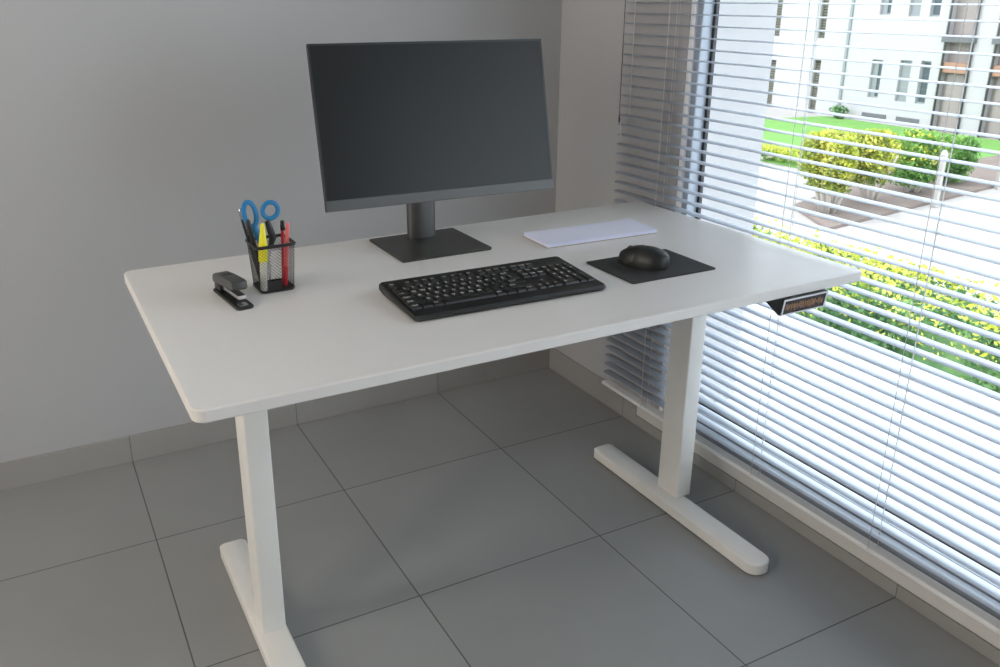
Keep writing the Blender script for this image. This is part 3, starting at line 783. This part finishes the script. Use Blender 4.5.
for (a, b, c, d, kind) in wins:
    bm = B(); fr = .05
    add_box(bm, FX+.08, FX+.14, a, a+fr, c, d); add_box(bm, FX+.08, FX+.14, b-fr, b, c, d)
    add_box(bm, FX+.08, FX+.14, a+fr, b-fr, d-fr, d); add_box(bm, FX+.08, FX+.14, a+fr, b-fr, c, c+fr)
    w = obj('window', al(bm), M['fframe'] if kind != 'louver' else M['louver'], ab)
    bm = B()
    if kind == 'louver':
        nsl = int((d-c-2*fr)/.09)
        for k in range(nsl):
            z0 = c+fr+k*.09
            loft(bm, [[(FX+.13, y, z0), (FX+.09, y, z0+.02), (FX+.10, y, z0+.04), (FX+.14, y, z0+.085)] for y in (a+fr, b-fr)])
        obj('shutter', al(bm), M['louver'], w)
    else:
        add_box(bm, FX+.105, FX+.115, a+fr, b-fr, c+fr, d-fr)
        obj('pane', al(bm), M['fwin'], w)
        if kind in ('half', 'plain'):
            bm = B(); add_box(bm, FX+.085, FX+.10, (a+b)/2-.01 if kind == 'half' else a+fr, b-fr*.5, c+fr, d-fr)
            if kind == 'plain':
                bm.free(); bm = B(); add_box(bm, FX+.09, FX+.10, a+fr, b-fr, c+fr, d-fr)
            obj('blind', al(bm), M['fframe'], w)
for i, (a, b) in enumerate(recs):
    bm = B(); add_box(bm, FX+.22, FX+.26, a, b, G, 6.5)
    obj('recess_panel', al(bm), M['facade_rec'], ab)
    bm = B(); add_box(bm, FX-.03, FX+.2, a, b, -1.02, -.72, bev=.01)
    obj('lintel', al(bm), M['orange'], ab, label='orange brown band over the entry')
    bm = B(); add_box(bm, FX-.14, FX+.22, a-.05, b+.08, -.13, .07, bev=.01)
    obj('landing_slab', al(bm), M['balc'], ab, label='grey landing slab')
    bm = B(); add_box(bm, FX+.15, FX+.22, a+.12, b-.12, G, -1.05, bev=.01); add_tube(bm, [(FX+.13, a+.2, G+.9), (FX+.13, a+.2, G+1.05)], .02, 8)
    obj('door', al(bm), M['facade_rec'], ab)
    for y in (a+.02, b-.02):
        bm = B(); add_tube(bm, [(FX-.06, y, G), (FX-.06, y, 6.5)], .035, 10); obj('downpipe', al(bm), M['pipe'], ab)
bm = B(); add_box(bm, FX-.04, FX, 18.45, 34, G, 6.5); 
# upstand course on the left wing, opened around its louvered doors
bm.free(); bm = B(); add_box(bm, FX-.05, FX, 18.42, 18.52, G, 6.5, bev=.01); obj('joint_strip', al(bm), M['fframe'], ab)
bm = B(); add_box(bm, FX-.04, FX+.02, 16.6, 17.5, -2.64, -2.50); add_box(bm, FX-.04, FX+.02, 15.4, 16.2, -2.64, -2.50)
obj('basement_vent', al(bm), M['balc'], ab)

# ------------------------------------------------------------------ light
M['fill_light'] = mat('fill_diffuser', (0.9, 0.9, 0.9), 0.6)
pb = M['fill_light'].node_tree.nodes['Principled BSDF']; pb.inputs['Emission Color'].default_value = (1.0, .90, .81, 1); pb.inputs['Emission Strength'].default_value = FILL
for ly, lab in ((-.8, 'added fill light panel, unseen on the wall opposite the window, nearer the back wall'), (-2.1, 'added fill light panel, unseen on the wall opposite the window, farther from the back wall')):
    lt = thing('fill_panel', lab, 'fill_light', (XL, ly, 1.5))  # fill panel added on the unseen wall to warm and brighten the room
    bm = B(); add_box(bm, 0, .05, -.33, .33, -.63, .63, bev=.008); obj('frame', bm, M['trimw'], lt, smooth=40)
    bm = B(); add_box(bm, .046, .056, -.30, .30, -.60, .60, bev=.003); obj('diffuser', bm, M['fill_light'], lt)
w = bpy.data.worlds.new('World'); bpy.context.scene.world = w; w.use_nodes = True
nt = w.node_tree; bg = nt.nodes['Background']
bg.inputs['Color'].default_value = (0.82, 0.91, 1.0, 1); bg.inputs['Strength'].default_value = 4.7
sun = bpy.data.lights.new('sun', 'SUN'); sun.energy = 1.8; sun.angle = R(2); sun.color = (1, .95, .86)
so = bpy.data.objects.new('sun', sun); C.objects.link(so)
d = Vector((.62, -.35, -.95)).normalized()      # travels this way
so.rotation_euler = d.to_track_quat('-Z', 'Y').to_euler()
so.location = (-10, 10, 20)

# ------------------------------------------------------------------ camera
f, cx, cy, cz, yaw, pitch, roll, pcx, pcy = 858.3936, -0.15810, -2.44600, 1.30173, 0.4681, 0.3374, -0.0067, -45.7507, -37.1508
sy, cyw, sp, cp, sr, cr = math.sin(yaw), math.cos(yaw), math.sin(pitch), math.cos(pitch), math.sin(roll), math.cos(roll)
fwd = Vector((sy*cp, cyw*cp, -sp)); right = Vector((cyw, -sy, 0)); up = right.cross(fwd)
r2 = right*cr + up*sr; u2 = -right*sr + up*cr
cam = bpy.data.cameras.new('camera'); co = bpy.data.objects.new('camera', cam); C.objects.link(co)
mw = Matrix((( r2.x, u2.x, -fwd.x, cx), (r2.y, u2.y, -fwd.y, cy), (r2.z, u2.z, -fwd.z, cz), (0, 0, 0, 1)))
co.matrix_world = mw
cam.sensor_width = 36; cam.sensor_fit = 'HORIZONTAL'; cam.lens = f/1000*36
cam.shift_x = -pcx/1000; cam.shift_y = pcy/1000
cam.clip_start = .05; cam.clip_end = 200
cam.dof.use_dof = True; cam.dof.focus_distance = 1.85; cam.dof.aperture_fstop = 14.0
sc_ = bpy.context.scene
sc_.camera = co
sc_.view_settings.view_transform = 'Standard'; sc_.view_settings.look = 'None'
sc_.view_settings.gamma = 1.0; sc_.view_settings.use_curve_mapping = False; sc_.view_settings.exposure = 0.14
sc_.cycles.use_denoising = True
sc_.cycles.max_bounces = 14; sc_.cycles.diffuse_bounces = 8; sc_.cycles.transparent_max_bounces = 16
sc_.cycles.sample_clamp_indirect = 6
